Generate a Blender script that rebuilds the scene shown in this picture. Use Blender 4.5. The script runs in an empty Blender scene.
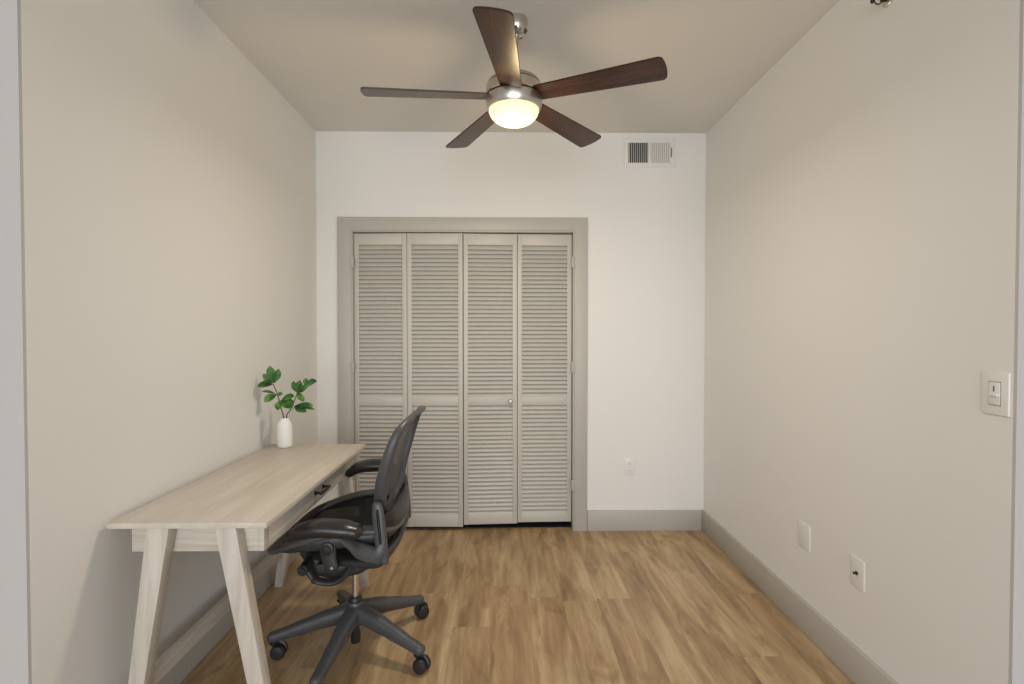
import bpy, bmesh, math, random
from mathutils import Vector, Matrix, Euler
random.seed(7)
PI = math.pi
sc = bpy.context.scene
COL = sc.collection

# ------------------------------------------------------------------ room numbers (metres)
H = 1.37            # camera height
CEIL = 2.742
XL, XR = -1.287, 1.381
YB = 3.546          # back wall
YFL = 1.402
YF = 1.378          # where the side walls end towards the camera

# ------------------------------------------------------------------ helpers
def srgb(r, g, b):
    f = lambda c: (c/255)/12.92 if c/255 <= .04045 else ((c/255+.055)/1.055)**2.4
    return (f(r), f(g), f(b), 1)

def new_mat(name):
    m = bpy.data.materials.new(name); m.use_nodes = True
    nt = m.node_tree
    return m, nt, nt.nodes, nt.links, nt.nodes['Principled BSDF']

def plain(name, col, rough=.5, metal=0., spec=.5, bump=0., bscale=200., var=0., coat=0.):
    m, nt, N, L, B = new_mat(name)
    B.inputs['Roughness'].default_value = rough
    B.inputs['Metallic'].default_value = metal
    B.inputs['Specular IOR Level'].default_value = spec
    B.inputs['Coat Weight'].default_value = coat
    tc = N.new('ShaderNodeTexCoord')
    nz = N.new('ShaderNodeTexNoise'); nz.inputs['Scale'].default_value = bscale
    nz.inputs['Detail'].default_value = 3
    L.new(tc.outputs['Object'], nz.inputs['Vector'])
    mx = N.new('ShaderNodeMix'); mx.data_type = 'RGBA'
    mx.inputs['A'].default_value = tuple(c*(1-var) for c in col[:3])+(1,)
    mx.inputs['B'].default_value = tuple(min(1, c*(1+var)) for c in col[:3])+(1,)
    L.new(nz.outputs['Fac'], mx.inputs['Factor'])
    L.new(mx.outputs['Result'], B.inputs['Base Color'])
    if bump:
        bp = N.new('ShaderNodeBump'); bp.inputs['Strength'].default_value = bump
        bp.inputs['Distance'].default_value = .002
        L.new(nz.outputs['Fac'], bp.inputs['Height']); L.new(bp.outputs['Normal'], B.inputs['Normal'])
    return m

def wood(name, dark, light, stretch, rough=.45, scale=1., contrast=(.3, .7), spec=.4, coat=0.):
    """streaky grain: noise squeezed across, drawn out along one axis"""
    m, nt, N, L, B = new_mat(name)
    tc = N.new('ShaderNodeTexCoord')
    mp = N.new('ShaderNodeMapping'); mp.inputs['Scale'].default_value = stretch
    L.new(tc.outputs['Object'], mp.inputs['Vector'])
    n1 = N.new('ShaderNodeTexNoise'); n1.inputs['Scale'].default_value = scale
    n1.inputs['Detail'].default_value = 8; n1.inputs['Roughness'].default_value = .62; n1.inputs['Distortion'].default_value = .6
    L.new(mp.outputs['Vector'], n1.inputs['Vector'])
    cr = N.new('ShaderNodeValToRGB')
    cr.color_ramp.elements[0].position = contrast[0]; cr.color_ramp.elements[0].color = dark
    cr.color_ramp.elements[1].position = contrast[1]; cr.color_ramp.elements[1].color = light
    L.new(n1.outputs['Fac'], cr.inputs['Fac'])
    L.new(cr.outputs['Color'], B.inputs['Base Color'])
    B.inputs['Roughness'].default_value = rough
    B.inputs['Specular IOR Level'].default_value = spec
    B.inputs['Coat Weight'].default_value = coat; B.inputs['Coat Roughness'].default_value = .3
    bp = N.new('ShaderNodeBump'); bp.inputs['Strength'].default_value = .08; bp.inputs['Distance'].default_value = .001
    L.new(n1.outputs['Fac'], bp.inputs['Height']); L.new(bp.outputs['Normal'], B.inputs['Normal'])
    return m

def floor_mat():
    m, nt, N, L, B = new_mat('oak_plank_floor')
    tc = N.new('ShaderNodeTexCoord')
    sp = N.new('ShaderNodeSeparateXYZ'); L.new(tc.outputs['Object'], sp.inputs[0])
    def mth(op, a, b=None):
        n = N.new('ShaderNodeMath'); n.operation = op
        for i, v in enumerate((a, b)):
            if v is None: continue
            if isinstance(v, (int, float)): n.inputs[i].default_value = v
            else: L.new(v, n.inputs[i])
        return n.outputs[0]
    PW, PL = .178, 1.22                                     # planks run away from the camera
    xr = mth('DIVIDE', mth('ADD', sp.outputs['X'], 10.03), PW); row = mth('FLOOR', xr); fxr = mth('FRACT', xr)
    sh = mth('FRACT', mth('MULTIPLY', mth('SINE', mth('MULTIPLY', row, 12.9898)), 437.585))
    yr = mth('ADD', mth('DIVIDE', mth('ADD', sp.outputs['Y'], 20.), PL), sh); idx = mth('FLOOR', yr); fyr = mth('FRACT', yr)
    cid = N.new('ShaderNodeCombineXYZ'); L.new(row, cid.inputs[0]); L.new(idx, cid.inputs[1])
    wn = N.new('ShaderNodeTexWhiteNoise'); wn.noise_dimensions = '2D'; L.new(cid.outputs[0], wn.inputs['Vector'])
    ex = mth('MULTIPLY', mth('MINIMUM', fxr, mth('SUBTRACT', 1., fxr)), PW)
    ey = mth('MULTIPLY', mth('MINIMUM', fyr, mth('SUBTRACT', 1., fyr)), PL)
    seamd = mth('LESS_THAN', mth('MINIMUM', ex, ey), .0009)
    # each plank gets its own slice of the grain
    bw = wn
    mul = N.new('ShaderNodeMath'); mul.operation = 'MULTIPLY'; mul.inputs[1].default_value = 9.7
    L.new(bw.outputs[0], mul.inputs[0])
    cz = N.new('ShaderNodeCombineXYZ'); L.new(sp.outputs['X'], cz.inputs['X']); L.new(sp.outputs['Y'], cz.inputs['Y']); L.new(mul.outputs[0], cz.inputs['Z'])
    def grain(sc_, scale, det, dist, rough=.6):
        mp = N.new('ShaderNodeMapping'); mp.inputs['Scale'].default_value = sc_
        L.new(cz.outputs[0], mp.inputs['Vector'])
        nz = N.new('ShaderNodeTexNoise'); nz.inputs['Scale'].default_value = scale
        nz.inputs['Detail'].default_value = det; nz.inputs['Distortion'].default_value = dist; nz.inputs['Roughness'].default_value = rough
        L.new(mp.outputs['Vector'], nz.inputs['Vector']); return nz
    fine = grain((30, 1.5, 1), 1.4, 7, .3, .6)
    broad = grain((7.5, 1.15, 1), 1.35, 6, .9, .6)
    knots = grain((9, 3.2, 1), 1.0, 2, .8, .5)
    r1 = N.new('ShaderNodeValToRGB')
    e = r1.color_ramp.elements
    e[0].position = .34; e[0].color = srgb(150, 121, 88)
    e[1].position = .68; e[1].color = srgb(206, 180, 143)
    e.new(.5).color = srgb(182, 153, 115)
    L.new(broad.outputs['Fac'], r1.inputs['Fac'])
    r2 = N.new('ShaderNodeValToRGB')
    r2.color_ramp.elements[0].position = .34; r2.color_ramp.elements[0].color = (.76, .73, .70, 1)
    r2.color_ramp.elements[1].position = .62; r2.color_ramp.elements[1].color = (1.06, 1.05, 1.04, 1)
    L.new(fine.outputs['Fac'], r2.inputs['Fac'])
    mx = N.new('ShaderNodeMix'); mx.data_type = 'RGBA'; mx.blend_type = 'MULTIPLY'; mx.inputs['Factor'].default_value = .75
    L.new(r1.outputs['Color'], mx.inputs['A']); L.new(r2.outputs['Color'], mx.inputs['B'])
    r3 = N.new('ShaderNodeValToRGB')
    r3.color_ramp.elements[0].position = .60; r3.color_ramp.elements[0].color = (1, 1, 1, 1)
    r3.color_ramp.elements[1].position = .74; r3.color_ramp.elements[1].color = (.62, .55, .48, 1)
    L.new(knots.outputs['Fac'], r3.inputs['Fac'])
    mk = N.new('ShaderNodeMix'); mk.data_type = 'RGBA'; mk.blend_type = 'MULTIPLY'; mk.inputs['Factor'].default_value = .8
    L.new(mx.outputs['Result'], mk.inputs['A']); L.new(r3.outputs['Color'], mk.inputs['B'])
    tone = N.new('ShaderNodeMapRange'); tone.inputs['To Min'].default_value = .96; tone.inputs['To Max'].default_value = 1.05
    L.new(bw.outputs[0], tone.inputs['Value'])
    mt = N.new('ShaderNodeMix'); mt.data_type = 'RGBA'; mt.blend_type = 'MULTIPLY'; mt.inputs['Factor'].default_value = 1
    L.new(mk.outputs['Result'], mt.inputs['A']); L.new(tone.outputs[0], mt.inputs['B'])
    seam = N.new('ShaderNodeMix'); seam.data_type = 'RGBA'; seam.blend_type = 'MULTIPLY'
    sf = N.new('ShaderNodeMath'); sf.operation = 'MULTIPLY'; sf.inputs[1].default_value = .35
    L.new(seamd, sf.inputs[0]); L.new(sf.outputs[0], seam.inputs['Factor'])
    L.new(mt.outputs['Result'], seam.inputs['A']); seam.inputs['B'].default_value = (.45, .4, .35, 1)
    L.new(seam.outputs['Result'], B.inputs['Base Color'])
    B.inputs['Roughness'].default_value = .38; B.inputs['Specular IOR Level'].default_value = .45
    bp = N.new('ShaderNodeBump'); bp.inputs['Strength'].default_value = .1; bp.inputs['Distance'].default_value = .001
    L.new(fine.outputs['Fac'], bp.inputs['Height']); L.new(bp.outputs['Normal'], B.inputs['Normal'])
    return m

def emissive(name, col, strength, rim):
    m, nt, N, L, B = new_mat(name)
    B.inputs['Base Color'].default_value = (.3, .28, .24, 1)
    B.inputs['Roughness'].default_value = .35
    tc = N.new('ShaderNodeTexCoord'); sp = N.new('ShaderNodeSeparateXYZ'); L.new(tc.outputs['Object'], sp.inputs[0])
    mr = N.new('ShaderNodeMapRange'); mr.inputs['From Min'].default_value = 0; mr.inputs['From Max'].default_value = -.085
    L.new(sp.outputs['Z'], mr.inputs['Value'])
    nz = N.new('ShaderNodeTexNoise'); nz.inputs['Scale'].default_value = 14; L.new(tc.outputs['Object'], nz.inputs['Vector'])
    mx = N.new('ShaderNodeMix'); mx.data_type = 'RGBA'
    mx.inputs['A'].default_value = rim; mx.inputs['B'].default_value = col
    L.new(mr.outputs[0], mx.inputs['Factor']); L.new(mx.outputs['Result'], B.inputs['Emission Color'])
    B.inputs['Emission Strength'].default_value = strength
    return m

def webbing(name, col, see):
    m, nt, N, L, B = new_mat(name)
    B.inputs['Base Color'].default_value = col; B.inputs['Roughness'].default_value = .6; B.inputs['Specular IOR Level'].default_value = .3
    out = N['Material Output']
    tc = N.new('ShaderNodeTexCoord')
    wv = N.new('ShaderNodeTexWave'); wv.inputs['Scale'].default_value = 90; wv.bands_direction = 'Z'
    L.new(tc.outputs['Object'], wv.inputs['Vector'])
    mr = N.new('ShaderNodeMapRange'); mr.inputs['To Min'].default_value = max(0, see-.03); mr.inputs['To Max'].default_value = see+.03
    L.new(wv.outputs['Fac'], mr.inputs['Value'])
    tr = N.new('ShaderNodeBsdfTransparent'); ms = N.new('ShaderNodeMixShader')
    L.new(mr.outputs[0], ms.inputs[0]); L.new(B.outputs[0], ms.inputs[1]); L.new(tr.outputs[0], ms.inputs[2])
    L.new(ms.outputs[0], out.inputs['Surface'])
    return m

# ---- bmesh shape builders
def BM(): return bmesh.new()

def box(bm, lo, hi, bevel=0., seg=2, mtx=None):
    g = bmesh.ops.create_cube(bm, size=1.)
    vs = g['verts']
    c = [(a+b)/2 for a, b in zip(lo, hi)]; s = [b-a for a, b in zip(lo, hi)]
    for v in vs: v.co = Vector((v.co.x*s[0]+c[0], v.co.y*s[1]+c[1], v.co.z*s[2]+c[2]))
    if bevel:
        es = {e for v in vs for e in v.link_edges}
        r = bmesh.ops.bevel(bm, geom=list(es), offset=bevel, segments=seg, profile=.5, affect='EDGES')
        vs = list({v for f in r['faces'] for v in f.verts} | {v for v in vs if v.is_valid})
    if mtx is not None:
        for v in vs: v.co = mtx @ v.co
    return vs

def quadbar(bm, a, b, bevel=.003):
    """bar between two 4-point rings (lists of corner points)"""
    va = [bm.verts.new(p) for p in a]; vb = [bm.verts.new(p) for p in b]
    fs = [bm.faces.new(va[::-1]), bm.faces.new(vb)]
    for i in range(4):
        fs.append(bm.faces.new((va[i], va[(i+1) % 4], vb[(i+1) % 4], vb[i])))
    bmesh.ops.recalc_face_normals(bm, faces=fs)
    if bevel:
        es = {e for f in fs for e in f.edges}
        bmesh.ops.bevel(bm, geom=list(es), offset=bevel, segments=2, profile=.5, affect='EDGES')

def catmull(pts, n):
    P = [Vector(p) for p in pts]
    if len(P) == 2: return [P[0].lerp(P[1], i/n) for i in range(n+1)]
    out = []
    Q = [2*P[0]-P[1]]+P+[2*P[-1]-P[-2]]
    for i in range(1, len(Q)-2):
        for k in range(n):
            t = k/n
            a, b, c, d = Q[i-1], Q[i], Q[i+1], Q[i+2]
            out.append(.5*((2*b)+(c-a)*t+(2*a-5*b+4*c-d)*t*t+(3*b-a-3*c+d)*t**3))
    out.append(P[-1]); return out

def lerp_list(vals, n, cnt):
    out = []
    for i in range(cnt):
        u = i/(cnt-1)*(len(vals)-1); k = min(int(u), len(vals)-2); t = u-k
        t = t*t*(3-2*t)
        out.append(vals[k]*(1-t)+vals[k+1]*t)
    return out

def tube(bm, pts, ra, rb=None, up=(0, 0, 1), n=6, seg=14, closed=False, power=2., round_caps=True):
    """sweep a (super)ellipse; ra = half size sideways, rb = half size along 'up'"""
    if rb is None: rb = ra
    if not isinstance(ra, (list, tuple)): ra = [ra, ra]
    if not isinstance(rb, (list, tuple)): rb = [rb, rb]
    if closed:
        C = [Vector(p) for p in pts]
        path = []
        m = len(C)
        for i in range(m):
            a, b, c, d = C[i-1], C[i], C[(i+1) % m], C[(i+2) % m]
            for k in range(n):
                t = k/n
                path.append(.5*((2*b)+(c-a)*t+(2*a-5*b+4*c-d)*t*t+(3*b-a-3*c+d)*t**3))
    else:
        path = catmull(pts, n)
    cnt = len(path)
    A = lerp_list(list(ra)+([ra[0]] if closed else []), n, cnt+(1 if closed else 0))[:cnt]
    Bv = lerp_list(list(rb)+([rb[0]] if closed else []), n, cnt+(1 if closed else 0))[:cnt]
    up = Vector(up)
    rings = []
    def ring(c, side, nn, a, b):
        vs = []
        for k in range(seg):
            th = 2*PI*k/seg
            ct, st = math.cos(th), math.sin(th)
            x = math.copysign(abs(ct)**(2/power), ct)*a; y = math.copysign(abs(st)**(2/power), st)*b
            vs.append(bm.verts.new(c+side*x+nn*y))
        return vs
    frames = []
    for i, c in enumerate(path):
        if closed: t = path[(i+1) % cnt]-path[i-1]
        else: t = path[min(i+1, cnt-1)]-path[max(i-1, 0)]
        t.normalize()
        side = t.cross(up)
        if side.length < 1e-4: side = t.cross(Vector((1, 0, 0)))
        side.normalize(); nn = side.cross(t).normalized()
        frames.append((c, t, side, nn))
    if not closed and round_caps:
        c, t, s, nn = frames[0]
        d = min(A[0], Bv[0])
        for q in (80, 55, 28):
            r = math.radians(q); rings.append(ring(c-t*d*math.sin(r), s, nn, max(A[0]-d*(1-math.cos(r)), A[0]*.05), max(Bv[0]-d*(1-math.cos(r)), Bv[0]*.05)))
    for (c, t, s, nn), a, b in zip(frames, A, Bv): rings.append(ring(c, s, nn, a, b))
    if not closed and round_caps:
        c, t, s, nn = frames[-1]
        d = min(A[-1], Bv[-1])
        for q in (28, 55, 80):
            r = math.radians(q); rings.append(ring(c+t*d*math.sin(r), s, nn, max(A[-1]-d*(1-math.cos(r)), A[-1]*.05), max(Bv[-1]-d*(1-math.cos(r)), Bv[-1]*.05)))
    fs = []
    m = len(rings)
    for i in range(m if closed else m-1):
        r0, r1 = rings[i], rings[(i+1) % m]
        for k in range(seg):
            fs.append(bm.faces.new((r0[k], r0[(k+1) % seg], r1[(k+1) % seg], r1[k])))
    if not closed:
        fs.append(bm.faces.new(rings[0][::-1])); fs.append(bm.faces.new(rings[-1]))
    bmesh.ops.recalc_face_normals(bm, faces=fs)

def lathe(bm, prof, seg=40, mtx=None):
    """profile list of (r, z) turned round the z axis"""
    rows = []
    for r, z in prof:
        if r < 1e-6: rows.append([bm.verts.new((0, 0, z))])
        else: rows.append([bm.verts.new((r*math.cos(2*PI*k/seg), r*math.sin(2*PI*k/seg), z)) for k in range(seg)])
    fs = []
    for a, b in zip(rows, rows[1:]):
        for k in range(seg):
            k2 = (k+1) % seg
            if len(a) == 1 and len(b) == 1: continue
            if len(a) == 1: fs.append(bm.faces.new((a[0], b[k], b[k2])))
            elif len(b) == 1: fs.append(bm.faces.new((a[k], a[k2], b[0])))
            else: fs.append(bm.faces.new((a[k], a[k2], b[k2], b[k])))
    if len(rows[0]) > 1: fs.append(bm.faces.new(rows[0][::-1]))
    if len(rows[-1]) > 1: fs.append(bm.faces.new(rows[-1]))
    bmesh.ops.recalc_face_normals(bm, faces=fs)
    if mtx is not None:
        for row in rows:
            for v in row: v.co = mtx @ v.co

def cyl(bm, a, b, r, r2=None, seg=24, bev=.0):
    a, b = Vector(a), Vector(b); d = b-a; L = d.length
    r2 = r if r2 is None else r2
    q = d.to_track_quat('Z', 'Y').to_matrix().to_4x4()
    m = Matrix.Translation(a) @ q
    if bev: pr = [(0, 0), (r-bev, 0), (r, bev), (r2, L-bev), (r2-bev, L), (0, L)]
    else: pr = [(0, 0), (r, 0), (r2, L), (0, L)]
    lathe(bm, pr, seg, m)

def grid_surf(bm, fn, nu, nv):
    V = [[bm.verts.new(fn(i/nu, j/nv)) for j in range(nv+1)] for i in range(nu+1)]
    for i in range(nu):
        for j in range(nv):
            bm.faces.new((V[i][j], V[i+1][j], V[i+1][j+1], V[i][j+1]))

def obj(name, bm, mat, parent=None, loc=None, smooth=35, rot=None, label=None):
    me = bpy.data.meshes.new(name)
    bm.to_mesh(me); bm.free()
    me.materials.append(mat)
    if smooth:
        me.shade_smooth(); me.set_sharp_from_angle(angle=math.radians(smooth))
    o = bpy.data.objects.new(name, me); COL.objects.link(o)
    if parent is not None: o.parent = parent
    if loc is not None: o.location = loc
    if rot is not None: o.rotation_euler = rot
    if label: o['label'] = label
    return o

def tag(o, label, cat, group=None, kind=None):
    o['label'] = label; o['category'] = cat
    if group: o['group'] = group
    if kind: o['kind'] = kind
    return o

def thing(name, label, cat, loc=(0, 0, 0), rot=(0, 0, 0), group=None, kind=None):
    o = bpy.data.objects.new(name, None); COL.objects.link(o)
    o.location = loc; o.rotation_euler = rot; o.empty_display_size = .1
    return tag(o, label, cat, group, kind)

# ------------------------------------------------------------------ materials
M_wall = plain('wall_paint', (.80, .787, .766, 1), .7, spec=.25, bump=.05, bscale=260, var=.006)
M_wall_dim = plain('wall_paint_dimmed', (.53, .515, .50, 1), .7, spec=.25, bump=.06, bscale=200, var=.006)  # wall colour darkened to stand in for weaker daylight on the wall ends
M_ceil = plain('ceiling_paint', (.74, .725, .70, 1), .8, spec=.2, bump=.05, bscale=220, var=.006)
M_trim = plain('taupe_trim_paint', (.475, .45, .41, 1), .42, spec=.4, var=.01, bscale=30)
M_door = plain('taupe_louver_paint', (.545, .515, .47, 1), .42, spec=.4, var=.01, bscale=30)
M_dark = plain('closet_shade', (.03, .028, .026, 1), .8)  # near-black colour paints in the unlit closet's shade
M_floor = floor_mat()
M_top = wood('whitewashed_oak_top', srgb(192, 181, 166), srgb(217, 209, 197), (15, 1.1, 8), .42, 1.2, (.25, .72))
M_leg = wood('whitewashed_oak_upright', srgb(182, 172, 160), srgb(214, 206, 196), (22, 22, 1.8), .5, 1.2, (.28, .7))
M_apron = wood('whitewashed_oak_apron', srgb(182, 172, 160), srgb(214, 206, 196), (3, 2.0, 34), .5, 1.3, (.28, .7))
M_bronze = plain('dark_bronze', (.06, .05, .042, 1), .38, metal=.85, var=.1, bscale=80)
M_nickel = plain('brushed_nickel', (.62, .58, .52, 1), .3, metal=1., var=.04, bscale=120)
M_knob = plain('satin_nickel', (.42, .40, .37, 1), .42, metal=1.)
M_chrome = plain('polished_steel', (.75, .73, .70, 1), .14, metal=1.)
M_blade = wood('walnut_blade', srgb(30, 17, 10), srgb(80, 47, 28), (2.0, 22, 6), .27, 1.3, (.3, .72), .42)
M_globe = emissive('lit_opal_glass', (1.0, .90, .62, 1), 1.25, (1.0, .76, .40, 1))
M_plate = plain('white_plastic', (.79, .775, .75, 1), .35, var=.005)
M_slot = plain('slot_shadow', (.08, .075, .07, 1), .6)
M_brass = plain('brass_pin', (.10, .08, .05, 1), .4, metal=1.)
M_vent = plain('vent_enamel', (.78, .765, .74, 1), .4, var=.005)
M_duct = plain('duct_shade', (.05, .047, .043, 1), .8)
M_vase = plain('matte_white_ceramic', (.84, .82, .80, 1), .6, bump=.25, bscale=120, var=.02)
M_stem = plain('brown_stem', (.14, .085, .05, 1), .7, var=.2, bscale=60)
M_graph = plain('graphite_plastic', (.028, .029, .031, 1), .42, spec=.5, bump=.04, bscale=500, var=.05)
M_frame = plain('graphite_frame', (.072, .074, .078, 1), .4, spec=.5, bump=.04, bscale=500, var=.05)
M_pad = plain('black_vinyl_pad', (.018, .017, .018, 1), .30, spec=.55, bump=.06, bscale=350)
M_black = plain('black_slot_shade', (.006, .006, .006, 1), .6)
M_lumb = plain('dark_brown_foam', (.012, .0095, .008, 1), .34, spec=.5)
M_cast = plain('caster_nylon', (.022, .022, .024, 1), .4)
M_webS = webbing('seat_webbing', (.007, .007, .008, 1), .06)
M_webB = webbing('back_webbing', (.125, .128, .132, 1), .12)

def leaf_mat():
    m, nt, N, L, B = new_mat('glossy_leaf')
    tc = N.new('ShaderNodeTexCoord')
    nz = N.new('ShaderNodeTexNoise'); nz.inputs['Scale'].default_value = 22; nz.inputs['Detail'].default_value = 3
    L.new(tc.outputs['Object'], nz.inputs['Vector'])
    cr = N.new('ShaderNodeValToRGB'); e = cr.color_ramp.elements
    e[0].position = .32; e[0].color = srgb(34, 74, 32)
    e[1].position = .7; e[1].color = srgb(120, 162, 80)
    e.new(.52).color = srgb(66, 116, 48)
    L.new(nz.outputs['Fac'], cr.inputs['Fac']); L.new(cr.outputs['Color'], B.inputs['Base Color'])
    B.inputs['Roughness'].default_value = .42
    return m
M_leaf = leaf_mat()

# ------------------------------------------------------------------ room shell
T = .12
b = BM(); box(b, (-4.2, -5.2, -.06), (4.2, YB+.75, 0))
tag(obj('floor', b, M_floor, smooth=0), 'brown oak plank floor running towards the closet', 'floor', kind='structure')
b = BM(); box(b, (-4.2, -5.2, CEIL), (4.2, YB+.75, CEIL+.08))
tag(obj('ceiling', b, M_ceil, smooth=0), 'flat off-white ceiling carrying the fan', 'ceiling', kind='structure')
b = BM(); box(b, (XL-T, YFL, 0), (XL, YB+T, CEIL))
tag(obj('wall_left', b, M_wall, smooth=0), 'plain off-white wall behind the desk', 'wall', kind='structure')
b = BM(); box(b, (XR, YF, 0), (XR+T, YB+T, CEIL))
tag(obj('wall_right', b, M_wall, smooth=0), 'plain off-white wall with the dimmer switch', 'wall', kind='structure')
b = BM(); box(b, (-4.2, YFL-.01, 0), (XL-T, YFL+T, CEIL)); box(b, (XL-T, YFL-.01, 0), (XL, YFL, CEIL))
tag(obj('wall_front_left', b, M_wall_dim, smooth=0), 'white end of wall at the left edge of the opening', 'wall', kind='structure')
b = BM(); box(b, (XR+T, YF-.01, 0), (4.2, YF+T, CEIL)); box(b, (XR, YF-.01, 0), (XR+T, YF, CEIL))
tag(obj('wall_front_right', b, M_wall_dim, smooth=0), 'white end of wall at the right edge of the opening', 'wall', kind='structure')
CX0, CX1, CZ = -1.052, .480, 2.072           # closet opening
b = BM()
box(b, (XL, YB, 0), (CX0, YB+T, CEIL)); box(b, (CX1, YB, 0), (XR, YB+T, CEIL)); box(b, (CX0, YB, CZ), (CX1, YB+T, CEIL))
tag(obj('wall_back', b, M_wall, smooth=0), 'white wall around the closet doors', 'wall', kind='structure')
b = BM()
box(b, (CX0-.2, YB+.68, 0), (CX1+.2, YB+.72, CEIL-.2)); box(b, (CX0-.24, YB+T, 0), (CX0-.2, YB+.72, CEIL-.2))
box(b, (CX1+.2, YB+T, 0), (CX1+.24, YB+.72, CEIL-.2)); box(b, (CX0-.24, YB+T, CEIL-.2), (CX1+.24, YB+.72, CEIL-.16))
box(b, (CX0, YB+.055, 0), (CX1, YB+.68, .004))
tag(obj('wall_closet_interior', b, M_dark, smooth=0), 'closet interior with shade in its near-black colour, seen under the doors', 'wall', kind='structure')

BH, BT = .140, .018
def baseboard(name, lo, hi, label):
    b = BM(); box(b, lo, hi, .003)
    tag(obj(name, b, M_trim), label, 'baseboard', kind='structure')
baseboard('baseboard_left', (XL, YFL, 0), (XL+BT, YB, BH), 'taupe baseboard behind the desk')
baseboard('baseboard_right', (XR-BT, YF, 0), (XR, YB, BH), 'long taupe baseboard under the outlet plates')
baseboard('baseboard_back_right', (.569, YB-BT, 0), (XR-BT, YB, BH), 'short taupe baseboard right of the closet')
baseboard('baseboard_back_left', (XL+BT, YB-BT, 0), (-1.145, YB, BH), 'very short taupe baseboard left of the closet')

# door casing: flat boards with an inner bead, plus jamb lining
b = BM()
OX0, OX1, OZ = -1.142, .567, 2.160
def ubox(y0, y1, o, i, ztop_o, ztop_i, bev=.002):
    box(b, (o[0], y0, 0), (i[0], y1, ztop_o), bev); box(b, (i[1], y0, 0), (o[1], y1, ztop_o), bev)
    box(b, (i[0]-.001, y0, ztop_i), (i[1]+.001, y1, ztop_o), bev)
ubox(YB-.018, YB, (OX0, OX1), (CX0+.002, CX1-.002), OZ, CZ-.002)
ubox(YB-.012, YB+T, (CX0-.0, CX1+.0), (CX0+.012, CX1-.012), CZ, CZ-.012, .001)
tag(obj('trim_1', b, M_trim), 'taupe casing framing the closet doors', 'door casing', kind='structure')

# ------------------------------------------------------------------ louvered bifold doors
JX0, JX1 = CX0+.014, CX1-.0125
def door_panel(root, p0, p1, knob=False, z0=.028):
    """one leaf between plan points p0 and p1"""
    p0, p1 = Vector(p0), Vector(p1)
    w = (p1-p0).length - .003; a = math.atan2(p1.y-p0.y, p1.x-p0.x)
    z1 = 2.054; th = .030
    st = .0315
    b = BM()
    rails = [(z0, .108), (.868, .928), (z1-.078, z1)]
    box(b, (0, 0, z0), (st, th, z1), .002); box(b, (w-st, 0, z0), (w, th, z1), .002)
    for r in rails: box(b, (st-.001, .002, r[0]), (w-st+.001, th-.002, r[1]), .0015)
    p = obj('panel', b, M_door, root, (p0.x, p0.y, 0), rot=(0, 0, a))
    b = BM()
    for lo, hi in ((rails[0][1], rails[1][0]), (rails[1][1], rails[2][0])):
        n = round((hi-lo)/.0292); pt = (hi-lo)/n
        for i in range(n):
            zc = lo+pt*(i+.5)
            m = Matrix.Translation((0, th/2+.001, zc)) @ Matrix.Rotation(math.radians(52), 4, 'X')
            box(b, (st-.002, -.0205, -.003), (w-st+.002, .0205, .003), .0015, 1, m)
    obj('slats', b, M_door, p)
    if knob:
        b = BM()
        lathe(b, [(0, 0), (.007, 0), (.006, .012), (.010, .016), (.0145, .022), (.015, .027), (.012, .032), (0, .034)], 24, Matrix.Rotation(PI/2, 4, 'X'))
        obj('knob', b, M_knob, p, (w-.046, 0, .898), label='small round nickel knob')
    return p
def hinge(root, x, y, z):
    b = BM()
    box(b, (x-.014, y-.002, z-.038), (x+.014, y+.004, z+.038), .001)
    cyl(b, (x, y-.004, z-.040), (x, y-.004, z+.040), .005, seg=12)
    obj('hinge', b, M_trim, root)
xm = -.287; q1 = -.672; q2 = .087
d1 = thing('door_1', 'left bifold pair of louvered closet doors, partly behind the chair', 'closet door', kind='structure')
door_panel(d1, (JX0, YB+.020), (q1, YB+.004)); door_panel(d1, (q1, YB+.004), (xm-.001, YB+.000))
d2 = thing('door_2', 'right bifold pair of louvered closet doors with a small knob', 'closet door', kind='structure')
door_panel(d2, (xm+.001, YB+.006), (q2, YB+.026), knob=True, z0=.040); door_panel(d2, (q2, YB+.026), (JX1, YB+.036), z0=.048)
for z in (1.855, 1.135, .32):
    hinge(d1, CX0+.008, YB-.018, z); hinge(d2, CX1-.008, YB-.018, z)

# ------------------------------------------------------------------ desk
desk = thing('writing_desk', 'whitewashed oak writing desk with splayed legs along the left wall', 'desk', (-1.02, 2.23, 0))
dx, dy = -1.02, 2.23
TX0, TX1, TY0, TY1, TZ = -1.268, -.762, 1.645, 2.818, .764
b = BM(); box(b, (TX0-dx, TY0-dy, TZ-.018), (TX1-dx, TY1-dy, TZ), .0015)
obj('tabletop', b, M_top, desk)
AZ0, AZ1 = .650, TZ-.018
AY0, AY1 = 1.700, 2.765
AX0, AX1 = -1.228, -.796
b = BM()
box(b, (AX0-dx, AY0-dy, AZ0), (AX1-dx-.02, AY0-dy+.018, AZ1), .001)
box(b, (AX0-dx, AY1-dy-.018, AZ0), (AX1-dx-.02, AY1-dy, AZ1), .001)
box(b, (AX0-dx, AY0-dy+.018, AZ0), (AX0-dx+.018, AY1-dy-.018, AZ1), .001)
box(b, (AX0-dx+.018, AY0-dy+.018, AZ0+.004), (AX1-dx-.02, AY1-dy-.018, AZ0+.012))
box(b, (AX1-dx-.02, AY0-dy, AZ0), (AX1-dx, AY0-dy+.035, AZ1), .001)
box(b, (AX1-dx-.02, AY1-dy-.035, AZ0), (AX1-dx, AY1-dy, AZ1), .001)
box(b, (AX1-dx-.02, AY0-dy+.03, AZ1-.010), (AX1-dx-.004, AY1-dy-.03, AZ1), .0)
obj('apron', b, M_apron, desk)
b = BM(); box(b, (AX1-dx-.018, AY0-dy+.038, AZ0+.002), (AX1-dx, AY1-dy-.038, AZ1-.013), .0015)
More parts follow.
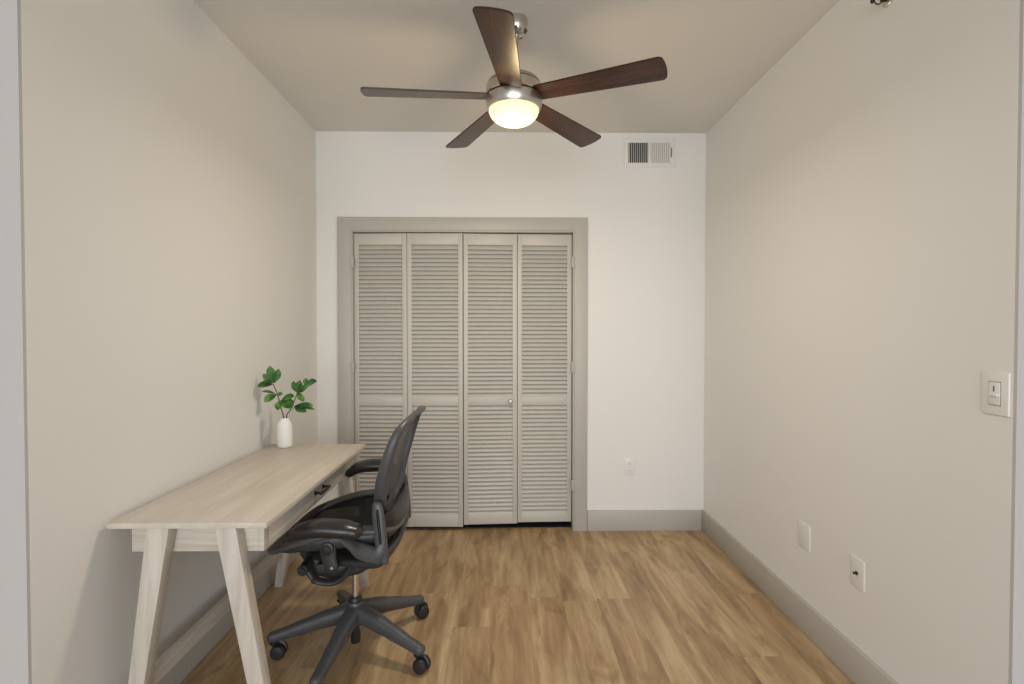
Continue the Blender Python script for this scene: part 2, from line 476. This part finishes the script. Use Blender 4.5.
drawer = obj('drawer', b, M_apron, desk)
hy = 2.205-dy; hz = .699; hx = AX1-dx
b = BM()
tube(b, [(hx+.026, hy-.055, hz), (hx+.029, hy, hz), (hx+.026, hy+.055, hz)], .0055, .0065, n=5, seg=10)
for s in (-1, 1):
    cyl(b, (hx, hy+s*.046, hz), (hx+.026, hy+s*.046, hz), .0052, seg=12)
    cyl(b, (hx, hy+s*.046, hz), (hx+.003, hy+s*.046, hz), .010, seg=16)
obj('handle', b, M_bronze, drawer, label='dark bronze bar handle')
def desk_leg(y0, y1, top, bot):
    b = BM()
    r = lambda x0, x1, z: [(x0-dx, y0-dy, z), (x1-dx, y0-dy, z), (x1-dx, y1-dy, z), (x0-dx, y1-dy, z)]
    quadbar(b, r(bot[0], bot[1], 0), r(top[0], top[1], AZ1), .002)
    obj('leg', b, M_leg, desk)
for y0, y1 in ((1.652, 1.698), (2.767, 2.812)):
    desk_leg(y0, y1, (-1.148, -1.076), (-1.243, -1.202)); desk_leg(y0, y1, (-.932, -.864), (-.786, -.740))
b = BM(); box(b, (-1.222-dx, 1.698-dy, .165), (-1.196-dx, 2.767-dy, .225), .002)
obj('stretcher', b, M_apron, desk)

# ------------------------------------------------------------------ vase and sprigs
vx, vy, vz = -1.168, 2.742, TZ
b = BM()
lathe(b, [(0, 0), (.030, 0), (.0365, .005), (.0385, .014), (.039, .05), (.0388, .116), (.0376, .127), (.0345, .136), (.029, .143), (.0252, .148), (.0242, .152), (.0246, .157), (.020, .157), (.018, .148), (.018, .03), (0, .03)], 48)
tag(obj('vase', b, M_vase, loc=(vx, vy, vz), smooth=50), 'small matte white vase near the far end of the desk', 'vase')

f_ = 515.
W_ = math.atan(7/f_); P_ = math.atan(9/f_*math.cos(W_))
FWD = Vector((math.sin(W_)*math.cos(P_), math.cos(W_)*math.cos(P_), -math.sin(P_)))
RGT = Vector((math.cos(W_), -math.sin(W_), 0)); UPV = RGT.cross(FWD)
def at(px, py, Y):
    d = FWD*f_+RGT*(px-512)-UPV*(py-342)
    return Vector((0, 0, H))+d*(Y/d.y)

def leaf(bm, base, tip, width, curl=.25, nrm=Vector((.15, -1, .35))):
    """obovate leaf from base to tip, cupped along the midrib"""
    base, tip = Vector(base), Vector(tip); ax = tip-base; L = ax.length; ax.normalize()
    side = ax.cross(nrm).normalized(); n = side.cross(ax).normalized()
    nu, nv = 10, 6
    def fn(u, v):
        s = (v-.5)*2
        prof = (math.sin(PI*min(1, u**1.25*.98+.01)))**.72
        wv = width*.5*prof*(1+.05*math.sin(9*u+3*v))
        droop = -curl*L*.35*u*u
        cup = abs(s)**1.5*width*.18*prof
        return base+ax*(L*u)+side*(s*wv)+n*(cup+droop)
    grid_surf(bm, fn, nu, nv)

def sprig(label, stems, leaves):
    t = thing('leafy_branch', label, 'branch', (vx, vy, vz+.15), group=None)
    o = Vector((vx, vy, vz+.15))
    b = BM()
    for pts, r in stems: tube(b, [Vector(p)-o for p in pts], [r, r*.7], n=5, seg=8)
    obj('stem', b, M_stem, t)
    b = BM()
    for (p0, p1, y0, y1, w, c, nr) in leaves:
        leaf(b, at(*p0, y0)-o, at(*p1, y1)-o, w, c, Vector(nr))
    obj('foliage', b, M_leaf, t)
Z = lambda x, y: (240+x/6.22, 350+y/6.22)      # crop pixels to photo pixels
st = Vector((vx, vy, vz))
sprig('taller leafy green branch leaning left in the white vase',
  [([st+Vector((-.004, 0, .045)), st+Vector((-.006, -.004, .16)), at(*Z(258, 370), 2.745), at(*Z(232, 275), 2.71), at(*Z(208, 215), 2.68)], .0036),
   ([at(*Z(232, 275), 2.71), at(*Z(225, 278), 2.70), at(*Z(215, 282), 2.69)], .0016),
   ([at(*Z(258, 350), 2.735), at(*Z(262, 320), 2.725), at(*Z(268, 308), 2.72)], .0016)],
  [(Z(210, 205), Z(185, 100), 2.68, 2.66, .046, .1, (.1, -1, .2)),
   (Z(215, 205), Z(243, 118), 2.68, 2.69, .036, .1, (.6, -1, .2)),
   (Z(208, 205), Z(142, 150), 2.68, 2.66, .040, .2, (.1, -1, .5)),
   (Z(205, 212), Z(108, 222), 2.68, 2.64, .042, .2, (0, -1, .8)),
   (Z(205, 215), Z(150, 190), 2.675, 2.62, .036, .2, (0, -.8, .8)),
   (Z(225, 275), Z(138, 250), 2.70, 2.67, .026, .3, (-.2, -.6, 1)),
   (Z(225, 278), Z(150, 318), 2.70, 2.65, .046, .3, (0, -1, .6)),
   (Z(228, 278), Z(262, 272), 2.70, 2.68, .024, .3, (0, -1, .6)),
   (Z(262, 305), Z(332, 285), 2.72, 2.68, .040, .2, (0, -1, .7)),
   (Z(268, 308), Z(232, 372), 2.72, 2.67, .052, .2, (-.2, -1, .3)),
   (Z(272, 306), Z(325, 360), 2.72, 2.66, .058, .15, (.2, -1, .5))])
sprig('shorter leafy green branch leaning right in the white vase',
  [([st+Vector((.006, .002, .045)), st+Vector((.008, .002, .16)), at(*Z(312, 375), 2.765), at(*Z(340, 310), 2.76), at(*Z(356, 265), 2.76)], .0033),
   ([at(*Z(312, 375), 2.765), at(*Z(328, 372), 2.76), at(*Z(340, 355), 2.755)], .0014),
   ([at(*Z(354, 268), 2.76), at(*Z(380, 245), 2.76), at(*Z(400, 215), 2.76)], .0014)],
  [(Z(356, 265), Z(330, 195), 2.76, 2.74, .036, .15, (-.2, -1, .3)),
   (Z(360, 262), Z(372, 188), 2.76, 2.77, .036, .1, (.2, -1, .2)),
   (Z(358, 265), Z(420, 222), 2.76, 2.73, .036, .2, (.1, -1, .5)),
   (Z(395, 220), Z(474, 192), 2.76, 2.73, .042, .2, (.1, -1, .7)),
   (Z(398, 216), Z(415, 175), 2.76, 2.76, .024, .2, (.1, -1, .3)),
   (Z(355, 265), Z(395, 318), 2.76, 2.72, .034, .2, (.5, -1, .4)),
   (Z(338, 350), Z(408, 382), 2.755, 2.71, .042, .2, (0, -1, .7)),
   (Z(340, 348), Z(450, 340), 2.755, 2.73, .040, .3, (0, -.8, 1)),
   (Z(345, 350), Z(465, 362), 2.755, 2.75, .026, .3, (0, -.6, 1))])

# ------------------------------------------------------------------ ceiling fan
fx, fy = .039, 2.275
fan = thing('ceiling_fan', 'five-blade brushed nickel ceiling fan with walnut blades and lit bowl light', 'ceiling fan', (fx, fy, CEIL))
O = lambda z: z-CEIL
b = BM(); lathe(b, [(0, O(CEIL)), (.046, O(CEIL)), (.048, -.012), (.0475, -.032), (.044, -.050), (.036, -.064), (.024, -.072), (0, -.072)], 40, Matrix.Translation((.012, 0, 0)))
canopy = obj('canopy', b, M_nickel, fan)
for a in (-100, -20, 60, 150):
    b = BM()
    m = Matrix.Translation((.012, 0, 0)) @ Matrix.Rotation(math.radians(a), 4, 'Z') @ Matrix.Translation((.0395, 0, -.060)) @ Matrix.Rotation(math.radians(42), 4, 'Y')
    box(b, (-.002, -.009, -.009), (.004, .009, .009), .001, 1, m)
    obj('slot', b, M_slot, canopy, label='dark slot in the canopy')
b = BM(); cyl(b, (.012, 0, -.06), (.002, 0, O(2.495)), .0125); lathe(b, [(0, O(2.511)), (.02, O(2.511)), (.026, O(2.501)), (.027, O(2.480)), (0, O(2.480))], 32)
obj('downrod', b, M_nickel, fan)
b = BM()
lathe(b, [(0, O(2.486)), (.050, O(2.486)), (.085, O(2.482)), (.108, O(2.471)), (.117, O(2.459)), (.1175, O(2.455)), (.112, O(2.454)), (.112, O(2.449)), (.121, O(2.448)), (.1225, O(2.444)), (.1225, O(2.410)), (.119, O(2.406)), (.10, O(2.405)), (.10, O(2.396)), (0, O(2.396))], 64)
obj('motor_housing', b, M_nickel, fan)
b = BM(); lathe(b, [(.1115, O(2.4552)), (.1165, O(2.4552)), (.1165, O(2.4482)), (.1115, O(2.4482))], 64)
obj('groove_band', b, M_slot, fan, label='dark groove round the motor housing')
b = BM()
lathe(b, [(.105, O(2.401)), (.119, O(2.400)), (.1235, O(2.396)), (.124, O(2.386)), (.1228, O(2.368)), (.119, O(2.353)), (.1145, O(2.3445)), (.1095, O(2.3445)), (.1095, O(2.354)), (.09, O(2.37)), (0, O(2.37))], 64)
obj('light_fitter', b, M_nickel, fan)
b = BM()
prof = [(.1095, 0)]
for i in range(1, 15):
    a = i/14*PI/2; prof.append((.1095*math.cos(a)**.9 if i < 14 else 0, -.064*math.sin(a)))
lathe(b, [(0, .004), (.108, .004)]+prof, 64)
obj('glass_bowl', b, M_globe, fan, (0, 0, O(2.345)), smooth=60, label='glowing opal glass bowl')
# blades
def blade_mesh():
    b = BM()
    r0, r1 = .085, .645
    nu = 34
    top, bot = [], []
    def half(u):
        w = .047+(.067-.047)*min(1, u*1.05)
        return w
    outline = []
    rc = .022
    n = 14
    pr = []
    for i in range(n+1):
        r = r0+(r1-rc-r0)*i/n; pr.append((r, half((r-r0)/(r1-r0))))
    hw = pr[-1][1]
    for i in range(1, 8):
        a = i/8*PI/2; pr.append((r1-rc+rc*math.sin(a), hw-rc*.9*(1-math.cos(a))))
    # slightly bowed tip
    tipw = pr[-1][1]
    for k in (.75, .4, 0): pr.append((r1+.006*(1-k*k), tipw*k))
    left = [(r, w) for r, w in pr]; right = [(r, -w) for r, w in pr[::-1][1:]]
    ring = left+right
    v1 = [b.verts.new((r, w, .0035)) for r, w in ring]; v0 = [b.verts.new((r, w, -.0035)) for r, w in ring]
    f1 = b.faces.new(v1); f0 = b.faces.new(v0[::-1]); N_ = len(ring)
    for i in range(N_): b.faces.new((v0[i], v0[(i+1) % N_], v1[(i+1) % N_], v1[i]))
    bmesh.ops.recalc_face_normals(b, faces=b.faces[:])
    es = [e for e in b.edges if len(e.link_faces) == 2 and (f1 in e.link_faces or f0 in e.link_faces)]
    bmesh.ops.bevel(b, geom=es, offset=.0012, segments=1, affect='EDGES')
    return b
first = None
for k in range(5):
    a = math.radians((48.8, 118.6, 187, 262.9, 333.2)[k])
    if first is None:
        first = obj('blade', blade_mesh(), M_blade, fan); o = first
        bb = BM(); box(bb, (.075, -.030, -.001), (.135, .030, .0075), .002); br0 = obj('blade_bracket', bb, M_nickel, first); 
    else:
        o = first.copy(); COL.objects.link(o); o.parent = fan
        c = br0.copy(); COL.objects.link(c); c.parent = o
    o.location = (0, 0, O(2.4035)); o.rotation_euler = Euler((math.radians(-11), math.radians(1.5), a), 'XYZ')

# ------------------------------------------------------------------ air vent
vent = thing('air_vent', 'white wall air vent with two banks of vertical blades near the ceiling', 'vent', (.993, YB, 2.606))
VW, VHh = .177, .097
b = BM()
gx0, gx1, gxm0, gxm1, gz = -.146, .141, -.011, .003, .068
box(b, (-VW, -.008, gz), (VW, 0, VHh), .002); box(b, (-VW, -.008, -VHh), (VW, 0, -gz), .002)
box(b, (-VW, -.008, -gz-.001), (gx0, 0, gz+.001), .002); box(b, (gx1, -.008, -gz-.001), (VW, 0, gz+.001), .002); box(b, (gxm0, -.008, -gz-.001), (gxm1, 0, gz+.001), .001)
obj('frame', b, M_vent, vent)
b = BM(); box(b, (gx0, -.0005, -gz), (gx1, .0002, gz)); obj('backing', b, M_duct, vent, label='dark sheet painting the duct shade behind the blades')  # flat dark sheet, shade of the duct put into its colour
def fins(x0, x1, n, ang, hl):
    b = BM(); p = (x1-x0)/n
    for i in range(n):
        m = Matrix.Translation((x0+p*(i+.5), -.0055, 0)) @ Matrix.Rotation(math.radians(ang), 4, 'Z')
        box(b, (-.0007, -hl, -gz), (.0007, hl, gz), 0, 1, m)
    obj('louver_bank', b, M_vent, vent)
fins(gx0, gxm0, 10, -34, .0045)
fins(gxm1, gx1, 10, 51, .0060)
b = BM(); box(b, (.146, -.018, -.032), (.149, -.006, .032), .001); obj('damper_lever', b, M_slot, vent, label='thin dark damper lever')

# ------------------------------------------------------------------ outlets, switch, sprinkler
def plate_bm(w, h, d=.005):
    b = BM(); box(b, (-w/2, -d, -h/2), (w/2, 0, h/2), .0022, 3); return b
ot = thing('wall_outlet', 'white duplex outlet on the back wall right of the closet', 'outlet', (.864, YB, .440))
obj('cover_plate', plate_bm(.075, .118), M_plate, ot)
for s in (-1, 1):
    b = BM(); zz = s*.0265
    tube(b, [(0, -.0045, zz), (0, -.0075, zz)], .0165, .014, n=1, seg=24, power=2.8, round_caps=False)
    r = obj('receptacle', b, M_plate, ot)
    b = BM()
    for dxx, hh in ((-.006, .004), (.006, .0034)): box(b, (dxx-.0011, -.0079, zz+.003-hh), (dxx+.0011, -.0074, zz+.003+hh))
    cyl(b, (0, -.0074, zz-.007), (0, -.0079, zz-.007), .0022, seg=12)
    obj('socket_slot', b, M_slot, r)
b = BM(); cyl(b, (0, -.0045, 0), (0, -.0062, 0), .003, seg=12); obj('screw', b, M_nickel, ot)

RZ = (0, 0, -PI/2)       # plates on the right wall face -X
# local -Y (front) must point to -X
bp = thing('blank_cover_plate', 'white blank cover plate, farther of the two low plates on right wall', 'wall plate', (XR+.001, 2.338, .436), RZ)
obj('cover_plate', plate_bm(.088, .118, .006), M_plate, bp)
for s in (-1, 1):
    b = BM(); cyl(b, (0, -.0055, s*.042), (0, -.0068, s*.042), .0028, seg=12)
    obj('screw', b, M_plate, bp)
cx = thing('coax_wall_plate', 'white cable outlet plate with small metal connector, low on right wall', 'wall plate', (XR+.001, 1.980, .431), RZ)
obj('cover_plate', plate_bm(.078, .118, .006), M_plate, cx)
b = BM(); cyl(b, (0, -.005, 0), (0, -.010, 0), .0075, seg=6); cyl(b, (0, -.010, 0), (0, -.019, 0), .0048, seg=16)
obj('connector', b, M_brass, cx, label='small dark metal coaxial connector')
for s in (-1, 1):
    b = BM(); cyl(b, (0, -.0055, s*.042), (0, -.0068, s*.042), .0028, seg=12)
    obj('screw', b, M_plate, cx)
sw = thing('dimmer_switch', 'white dimmer switch with small toggle at the right wall edge', 'light switch', (XR+.001, 1.425, 1.200), RZ)
obj('cover_plate', plate_bm(.080, .120, .007), M_plate, sw)
b = BM()
for lo, hi in (((-.0185, -.0076, .0315), (.0185, -.0068, .034)), ((-.0185, -.0076, -.034), (.0185, -.0068, -.0315)), ((-.0185, -.0076, -.034), (-.0165, -.0068, .034)), ((.0165, -.0076, -.034), (.0185, -.0068, .034))): box(b, lo, hi)
obj('gap_line', b, plain('grey_gap', (.36, .345, .32, 1), .6), sw)
b = BM(); box(b, (-.0165, -.0095, -.0315), (.0165, -.0065, .0315), .001); rk = obj('rocker', b, M_plate, sw)
b = BM(); box(b, (-.0015, -.0105, .006), (.0015, -.0093, .022), .0003); obj('indicator_mark', b, M_slot, rk)
b = BM(); box(b, (-.014, -.0165, -.007), (.014, -.009, -.001), .001); obj('slider', b, M_plate, rk)

sp = thing('sprinkler_head', 'small metal fire sprinkler high on the right wall at the top edge', 'sprinkler', (XR, 1.858, 2.572))
b = BM(); lathe(b, [(0, 0), (.026, 0), (.026, .003), (.018, .008), (0, .008)], 28, Matrix.Rotation(-PI/2, 4, 'Y')); obj('escutcheon', b, M_nickel, sp)
b = BM()
cyl(b, (-.006, 0, 0), (-.024, 0, 0), .009, seg=16)
for s in (-1, 1):
    tube(b, [(-.022, 0, s*.007), (-.032, 0, s*.017), (-.045, 0, s*.016), (-.054, 0, s*.004)], .0025, n=4, seg=8)
cyl(b, (-.024, 0, 0), (-.052, 0, 0), .0025, seg=10)
obj('head_frame', b, M_bronze, sp)
b = BM(); cyl(b, (-.054, 0, 0), (-.056, 0, 0), .014, seg=16); box(b, (-.066, -.013, .010), (-.052, .013, .012)); obj('deflector', b, M_bronze, sp)

# ------------------------------------------------------------------ office chair (local: +x forward, +y its left, z up; turned to face the desk)
YAW = math.radians(.4)
chair = thing('office_chair', 'black mesh-back ergonomic office chair facing the desk', 'office chair', (-.648, 2.220, 0), (0, 0, PI+YAW))
def base_arm(a):
    b = BM(); c, s = math.cos(a), math.sin(a)
    P = lambda r, z: (r*c, r*s, z)
    tube(b, [P(.020, .166), P(.10, .150), P(.20, .124), P(.29, .099), P(.340, .088)], [.036, .032, .026, .0225, .0215], [.038, .035, .028, .022, .0195], n=5, seg=16, power=2.7)
    return b
def caster(cr, a, sw_):
    cxx, cyy = cr*math.cos(a), cr*math.sin(a)
    c = thing_part('caster', chair, (cxx, cyy, 0), (0, 0, sw_))
    b = BM()
    cyl(b, (0, 0, .030), (0, 0, .082), .0085, seg=14)
    prof = []
    # hood over the wheels
    tube(b, [(.014, 0, .054), (.002, 0, .0665), (-.018, 0, .0665), (-.037, 0, .052), (-.044, 0, .036)], .012, .004, up=(0, 1, 0), n=4, seg=10)
    hood = obj('hood', b, M_cast, c)
    for s in (-1, 1):
        b = BM()
        m = Matrix.Translation((-.018, s*.005, .0305)) @ Matrix.Rotation(-s*PI/2, 4, 'X')
        lathe(b, [(0, 0), (.026, 0), (.0295, .003), (.0305, .010), (.0295, .018), (.026, .022), (.014, .0245), (0, .025)], 28, m)
        obj('wheel', b, M_cast, c)
def thing_part(name, parent, loc, rot):
    o = bpy.data.objects.new(name, None); COL.objects.link(o); o.parent = parent; o.location = loc; o.rotation_euler = rot; o.empty_display_size = .03
    return o
swv = [200, 60, 250, 92, 20]
for k in range(5):
    a = math.radians(45.5+72*k) - PI - YAW          # world angle back to chair space
    obj('base_leg', base_arm(a), M_frame, chair)
    caster(.330, a, math.radians([38, 10, 2, -15, -28][k]))
b = BM(); lathe(b, [(0, .120), (.036, .120), (.046, .135), (.046, .165), (.040, .190), (.033, .205), (.031, .212), (0, .212)], 36)
obj('base_hub', b, M_frame, chair)
b = BM(); lathe(b, [(0, .205), (.027, .205), (.029, .214), (.029, .222), (.024, .230), (.017, .232), (0, .232)], 32)
obj('cylinder_collar', b, M_cast, chair)
b = BM(); lathe(b, [(0, .032), (.019, .032), (.021, .036), (.021, .075), (.018, .078), (.018, .13), (0, .13)], 28)
obj('cylinder_sleeve', b, M_cast, chair)
b = BM(); cyl(b, (0, 0, .225), (0, 0, .40), .0135, seg=28); obj('gas_cylinder', b, M_chrome, chair, label='polished steel gas cylinder')

# tilt mechanism
b = BM()
tube(b, [(.185, 0, .455), (.14, 0, .424), (.06, 0, .402), (-.02, 0, .406), (-.10, 0, .440), (-.155, 0, .462)], [.10, .135, .125, .11, .10, .11], [.024, .050, .058, .052, .036, .022], n=5, seg=18, power=3.2)
cyl(b, (0, 0, .352), (0, 0, .40), .030, .045)
mech = obj('tilt_mechanism', b, M_graph, chair)
b = BM(); cyl(b, (.150, .10, .436), (.150, .205, .436), .020, .021, bev=.003); cyl(b, (.150, .205, .436), (.150, .211, .436), .013); obj('tension_knob', b, M_graph, mech)
b = BM(); tube(b, [(.155, .165, .445), (.130, .17, .412), (.108, .17, .385), (.075, .165, .373), (.03, .16, .373), (-.005, .15, .398), (-.03, .14, .435), (-.06, .14, .455)], [.013]*8, [.014, .018, .020, .020, .020, .019, .016, .014], up=(0, 1, 0), n=4, seg=12)
cyl(b, (.112, .15, .388), (.112, .192, .388), .010, bev=.002)
obj('lower_lever', b, M_graph, mech)
# side links in front: round pivot on a short plate with bolts
for s in (1, -1):
    b = BM()
    tube(b, [(.029, s*.262, .552), (.024, s*.262, .51), (.014, s*.262, .472)], [.032, .029, .027], [.012, .012, .012], up=(0, 1, 0), n=5, seg=16, power=2.6)
    lk = obj('side_link', b, M_graph, chair)
    b = BM()
    m = Matrix.Translation((.029, s*.270, .552)) @ Matrix.Rotation(-s*PI/2, 4, 'X')
    lathe(b, [(.026, 0), (.026, .008), (.023, .010), (.017, .010), (.015, .006), (.010, .006), (.009, .009), (0, .010)], 28, m)
    obj('pivot_cap', b, M_cast, lk)
    b = BM(); cyl(b, (.008, s*.268, .482), (.008, s*.284, .482), .0065, seg=16, bev=.001); obj('bolt', b, M_nickel, lk)
    b = BM(); box(b, (.0, min(s*.20, s*.262), .452), (.075, max(s*.20, s*.262), .488), .006); obj('link_block', b, M_graph, lk)

# seat frame and webbing
def side_rail(u, s):
    """u 0 rear .. 1 front"""
    P = [(-.165, .215, .602), (-.095, .240, .608), (-.018, .250, .605), (.07, .254, .590), (.16, .250, .562), (.224, .232, .537), (.257, .195, .515)]
    t = u*(len(P)-1); k = min(int(t), len(P)-2); t -= k
    a = Vector(P[k]).lerp(Vector(P[k+1]), t); a.y *= s; return a
b = BM()
ringL = [side_rail(i/6, 1) for i in range(7)]
ringR = [side_rail(i/6, -1) for i in range(7)]
front = [Vector((.275, .11, .500)), Vector((.280, 0, .496)), Vector((.275, -.11, .500))]
rear = [Vector((-.182, -.11, .574)), Vector((-.186, 0, .564)), Vector((-.182, .11, .574))]
loop = ringL+front+ringR[::-1]+rear
tube(b, loop, .030, .014, n=5, seg=14, closed=True, power=2.4)
obj('seat_frame', b, M_frame, chair)
for s in (1, -1):            # deep side skirts under the frame, pointed at the front
    b = BM()
    tube(b, [(-.155, s*.222, .578), (-.038, s*.250, .575), (.06, s*.256, .567), (.16, s*.250, .548), (.245, s*.222, .522)], [.014, .017, .017, .014, .006], [.022, .028, .027, .019, .005], n=5, seg=14, power=2.6)
    obj('seat_skirt', b, M_graph, chair)
def seat_fn(u, v):
    a = side_rail(u, 1); c = side_rail(u, -1); p = a.lerp(c, v)
    k = 4*v*(1-v)
    p.z -= k*(.055*(1-u)**.5*.9+.010)
    p.x += k*(.022 if u > .99 else .022*u) - k*.02*(1-u)
    return p
b = BM(); grid_surf(b, seat_fn, 24, 20); obj('seat_webbing', b, M_webS, chair)

# back frame: closed loop, wide at the shoulders, top rolled backwards
prof_b = [(.640, -.146, .135), (.700, -.153, .185), (.780, -.166, .224), (.860, -.188, .243), (.925, -.208, .247), (.980, -.230, .236), (1.010, -.250, .198), (1.028, -.268, .120), (1.031, -.274, 0)]
def bk(i, s): z, x, y = prof_b[i]; return Vector((x, s*y, z))
loop = [bk(i, 1) for i in range(9)]+[bk(i, -1) for i in range(7, -1, -1)]+[Vector((-.142, -.07, .612)), Vector((-.140, 0, .605)), Vector((-.142, .07, .612))]
b = BM(); tube(b, loop, [.016, .017, .017, .016, .015, .014, .013, .012, .012, .012, .013, .014, .015, .016, .017, .017, .016, .015, .015, .015], [.022, .025, .024, .022, .020, .017, .014, .012, .011, .012, .014, .017, .020, .022, .024, .025, .022, .020, .018, .020], up=(1, 0, .3), n=6, seg=14, closed=True, power=2.3)
obj('back_frame', b, M_frame, chair)
b = BM(); tube(b, [(-.264, .14, 1.026), (-.281, .07, 1.037), (-.286, 0, 1.039), (-.281, -.07, 1.037), (-.264, -.14, 1.026)], [.010, .016, .017, .016, .010], [.008, .011, .011, .011, .008], n=5, seg=12)
obj('top_rim', b, M_frame, chair)
def back_fn(u, v):
    t = .10+u*.885
    q = t*(len(prof_b)-1); k = min(int(q), len(prof_b)-2); q -= k
    z, x, y = [a+(c-a)*q for a, c in zip(prof_b[k], prof_b[k+1])]
    s = v*2-1
    return Vector((x-.012*(1-s*s)*math.sin(PI*min(1, t*1.0)), s*y*.985, z))
b = BM(); grid_surf(b, back_fn, 30, 18); obj('back_webbing', b, M_webB, chair)

# uprights with raised black strips painting slot shade, lumbar pad, yoke
for s in (1, -1):
    b = BM()
    tube(b, [(-.153, s*.240, .708), (-.158, s*.246, .67), (-.166, s*.250, .60), (-.174, s*.250, .530), (-.178, s*.248, .490)], [.012]*5, [.017, .023, .024, .023, .020], up=(-1, 0, 0), n=5, seg=14, power=3)
    up_ = obj('upright', b, M_frame, chair)
    b = BM()
    tube(b, [(-.1575, s*.2565, .69), (-.164, s*.2605, .63), (-.171, s*.2615, .565)], .0045, .0058, up=(1, 0, 0), n=4, seg=8)
    obj('slot', b, M_black, up_)
b = BM()
tube(b, [(-.166, .225, .612), (-.188, .15, .612), (-.194, 0, .610), (-.188, -.15, .612), (-.166, -.225, .612)], [.014, .019, .019, .019, .014], [.042, .054, .054, .054, .042], n=6, seg=16, power=2.6)
obj('lumbar_pad', b, M_lumb, chair, label='dark brown-black lumbar pad')
b = BM()
tube(b, [(.03, .205, .474), (-.06, .225, .476), (-.13, .243, .480), (-.166, .247, .494), (-.178, .20, .500), (-.180, .10, .486), (-.180, 0, .476), (-.180, -.10, .486), (-.178, -.20, .500), (-.166, -.247, .494), (-.13, -.243, .480), (-.06, -.225, .476), (.03, -.205, .474)], [.016]*13, [.015, .016, .018, .022, .022, .020, .018, .020, .022, .022, .018, .016, .015], n=5, seg=14, power=2.4)
obj('yoke', b, M_graph, chair)
# arms
for s, dz, dxx in ((1, 0, 0), (-1, .052, -.012)):
    b = BM()
    tube(b, [(-.045, s*.325, .622+dz), (-.066, s*.318, .594+dz), (-.090, s*.300, .562+dz*.7), (-.122, s*.280, .538+dz*.3), (-.152, s*.264, .524), (-.170, s*.254, .542), (-.174, s*.25, .58)], [.013, .014, .015, .015, .015, .014, .012], [.030, .030, .031, .032, .030, .024, .018], up=(-.6, 0, -.8), n=5, seg=14, power=2.4)
    arm = obj('arm_support', b, M_frame, chair)
    b = BM(); bend = .018 if s > 0 else .034
    tube(b, [(.132+dxx, s*.340, .640+dz-bend*.5), (.09+dxx, s*.343, .650+dz-bend*.05), (.03+dxx, s*.344, .655+dz+.004), (-.05+dxx, s*.343, .654+dz), (-.098+dxx, s*.340, .648+dz-(.045 if s < 0 else .004))], [.030, .043, .047, .047, .040], [.022, .028, .031, .030, .026], n=6, seg=20, power=2.3)
    obj('arm_pad', b, M_pad, chair, label='glossy black padded armrest')

# ------------------------------------------------------------------ light
world = bpy.data.worlds.new('world'); sc.world = world; world.use_nodes = True
bg = world.node_tree.nodes['Background']
bg.inputs['Color'].default_value = (.80, .90, 1.0, 1); bg.inputs['Strength'].default_value = .55

def area(name, loc, target, sx, sy, power, col):
    l = bpy.data.lights.new(name, 'AREA'); l.shape = 'RECTANGLE'; l.size = sx; l.size_y = sy; l.energy = power; l.color = col
    o = bpy.data.objects.new(name, l); COL.objects.link(o); o.location = loc
    o.rotation_euler = (Vector(target)-Vector(loc)).to_track_quat('-Z', 'Y').to_euler(); return o
area('window_daylight', (.0, -3.8, 1.35), (0, 3, 1.1), 4.4, 2.2, 166, (.94, .98, 1.0))
l = bpy.data.lights.new('fan_bowl_light', 'AREA'); l.shape = 'DISK'; l.size = .22; l.energy = 11; l.color = (1, .91, .78)
o = bpy.data.objects.new('fan_bowl_light', l); COL.objects.link(o); o.location = (fx, fy, 2.262)
l = bpy.data.lights.new('fan_lamp', 'POINT'); l.energy = 6.0; l.color = (1, .75, .40); l.shadow_soft_size = .07
o = bpy.data.objects.new('fan_lamp', l); COL.objects.link(o); o.location = (fx, fy, 2.19)

# ------------------------------------------------------------------ camera
cam = bpy.data.cameras.new('camera'); co = bpy.data.objects.new('camera', cam); COL.objects.link(co)
cam.sensor_width = 36; cam.lens = f_/1024*36; cam.clip_start = .05
R = Matrix((RGT, UPV, -FWD)).transposed().to_4x4()
co.matrix_world = Matrix.Translation((0, 0, H)) @ R
sc.camera = co
sc.view_settings.view_transform = 'Standard'
sc.view_settings.look = 'None'
sc.view_settings.exposure = 0
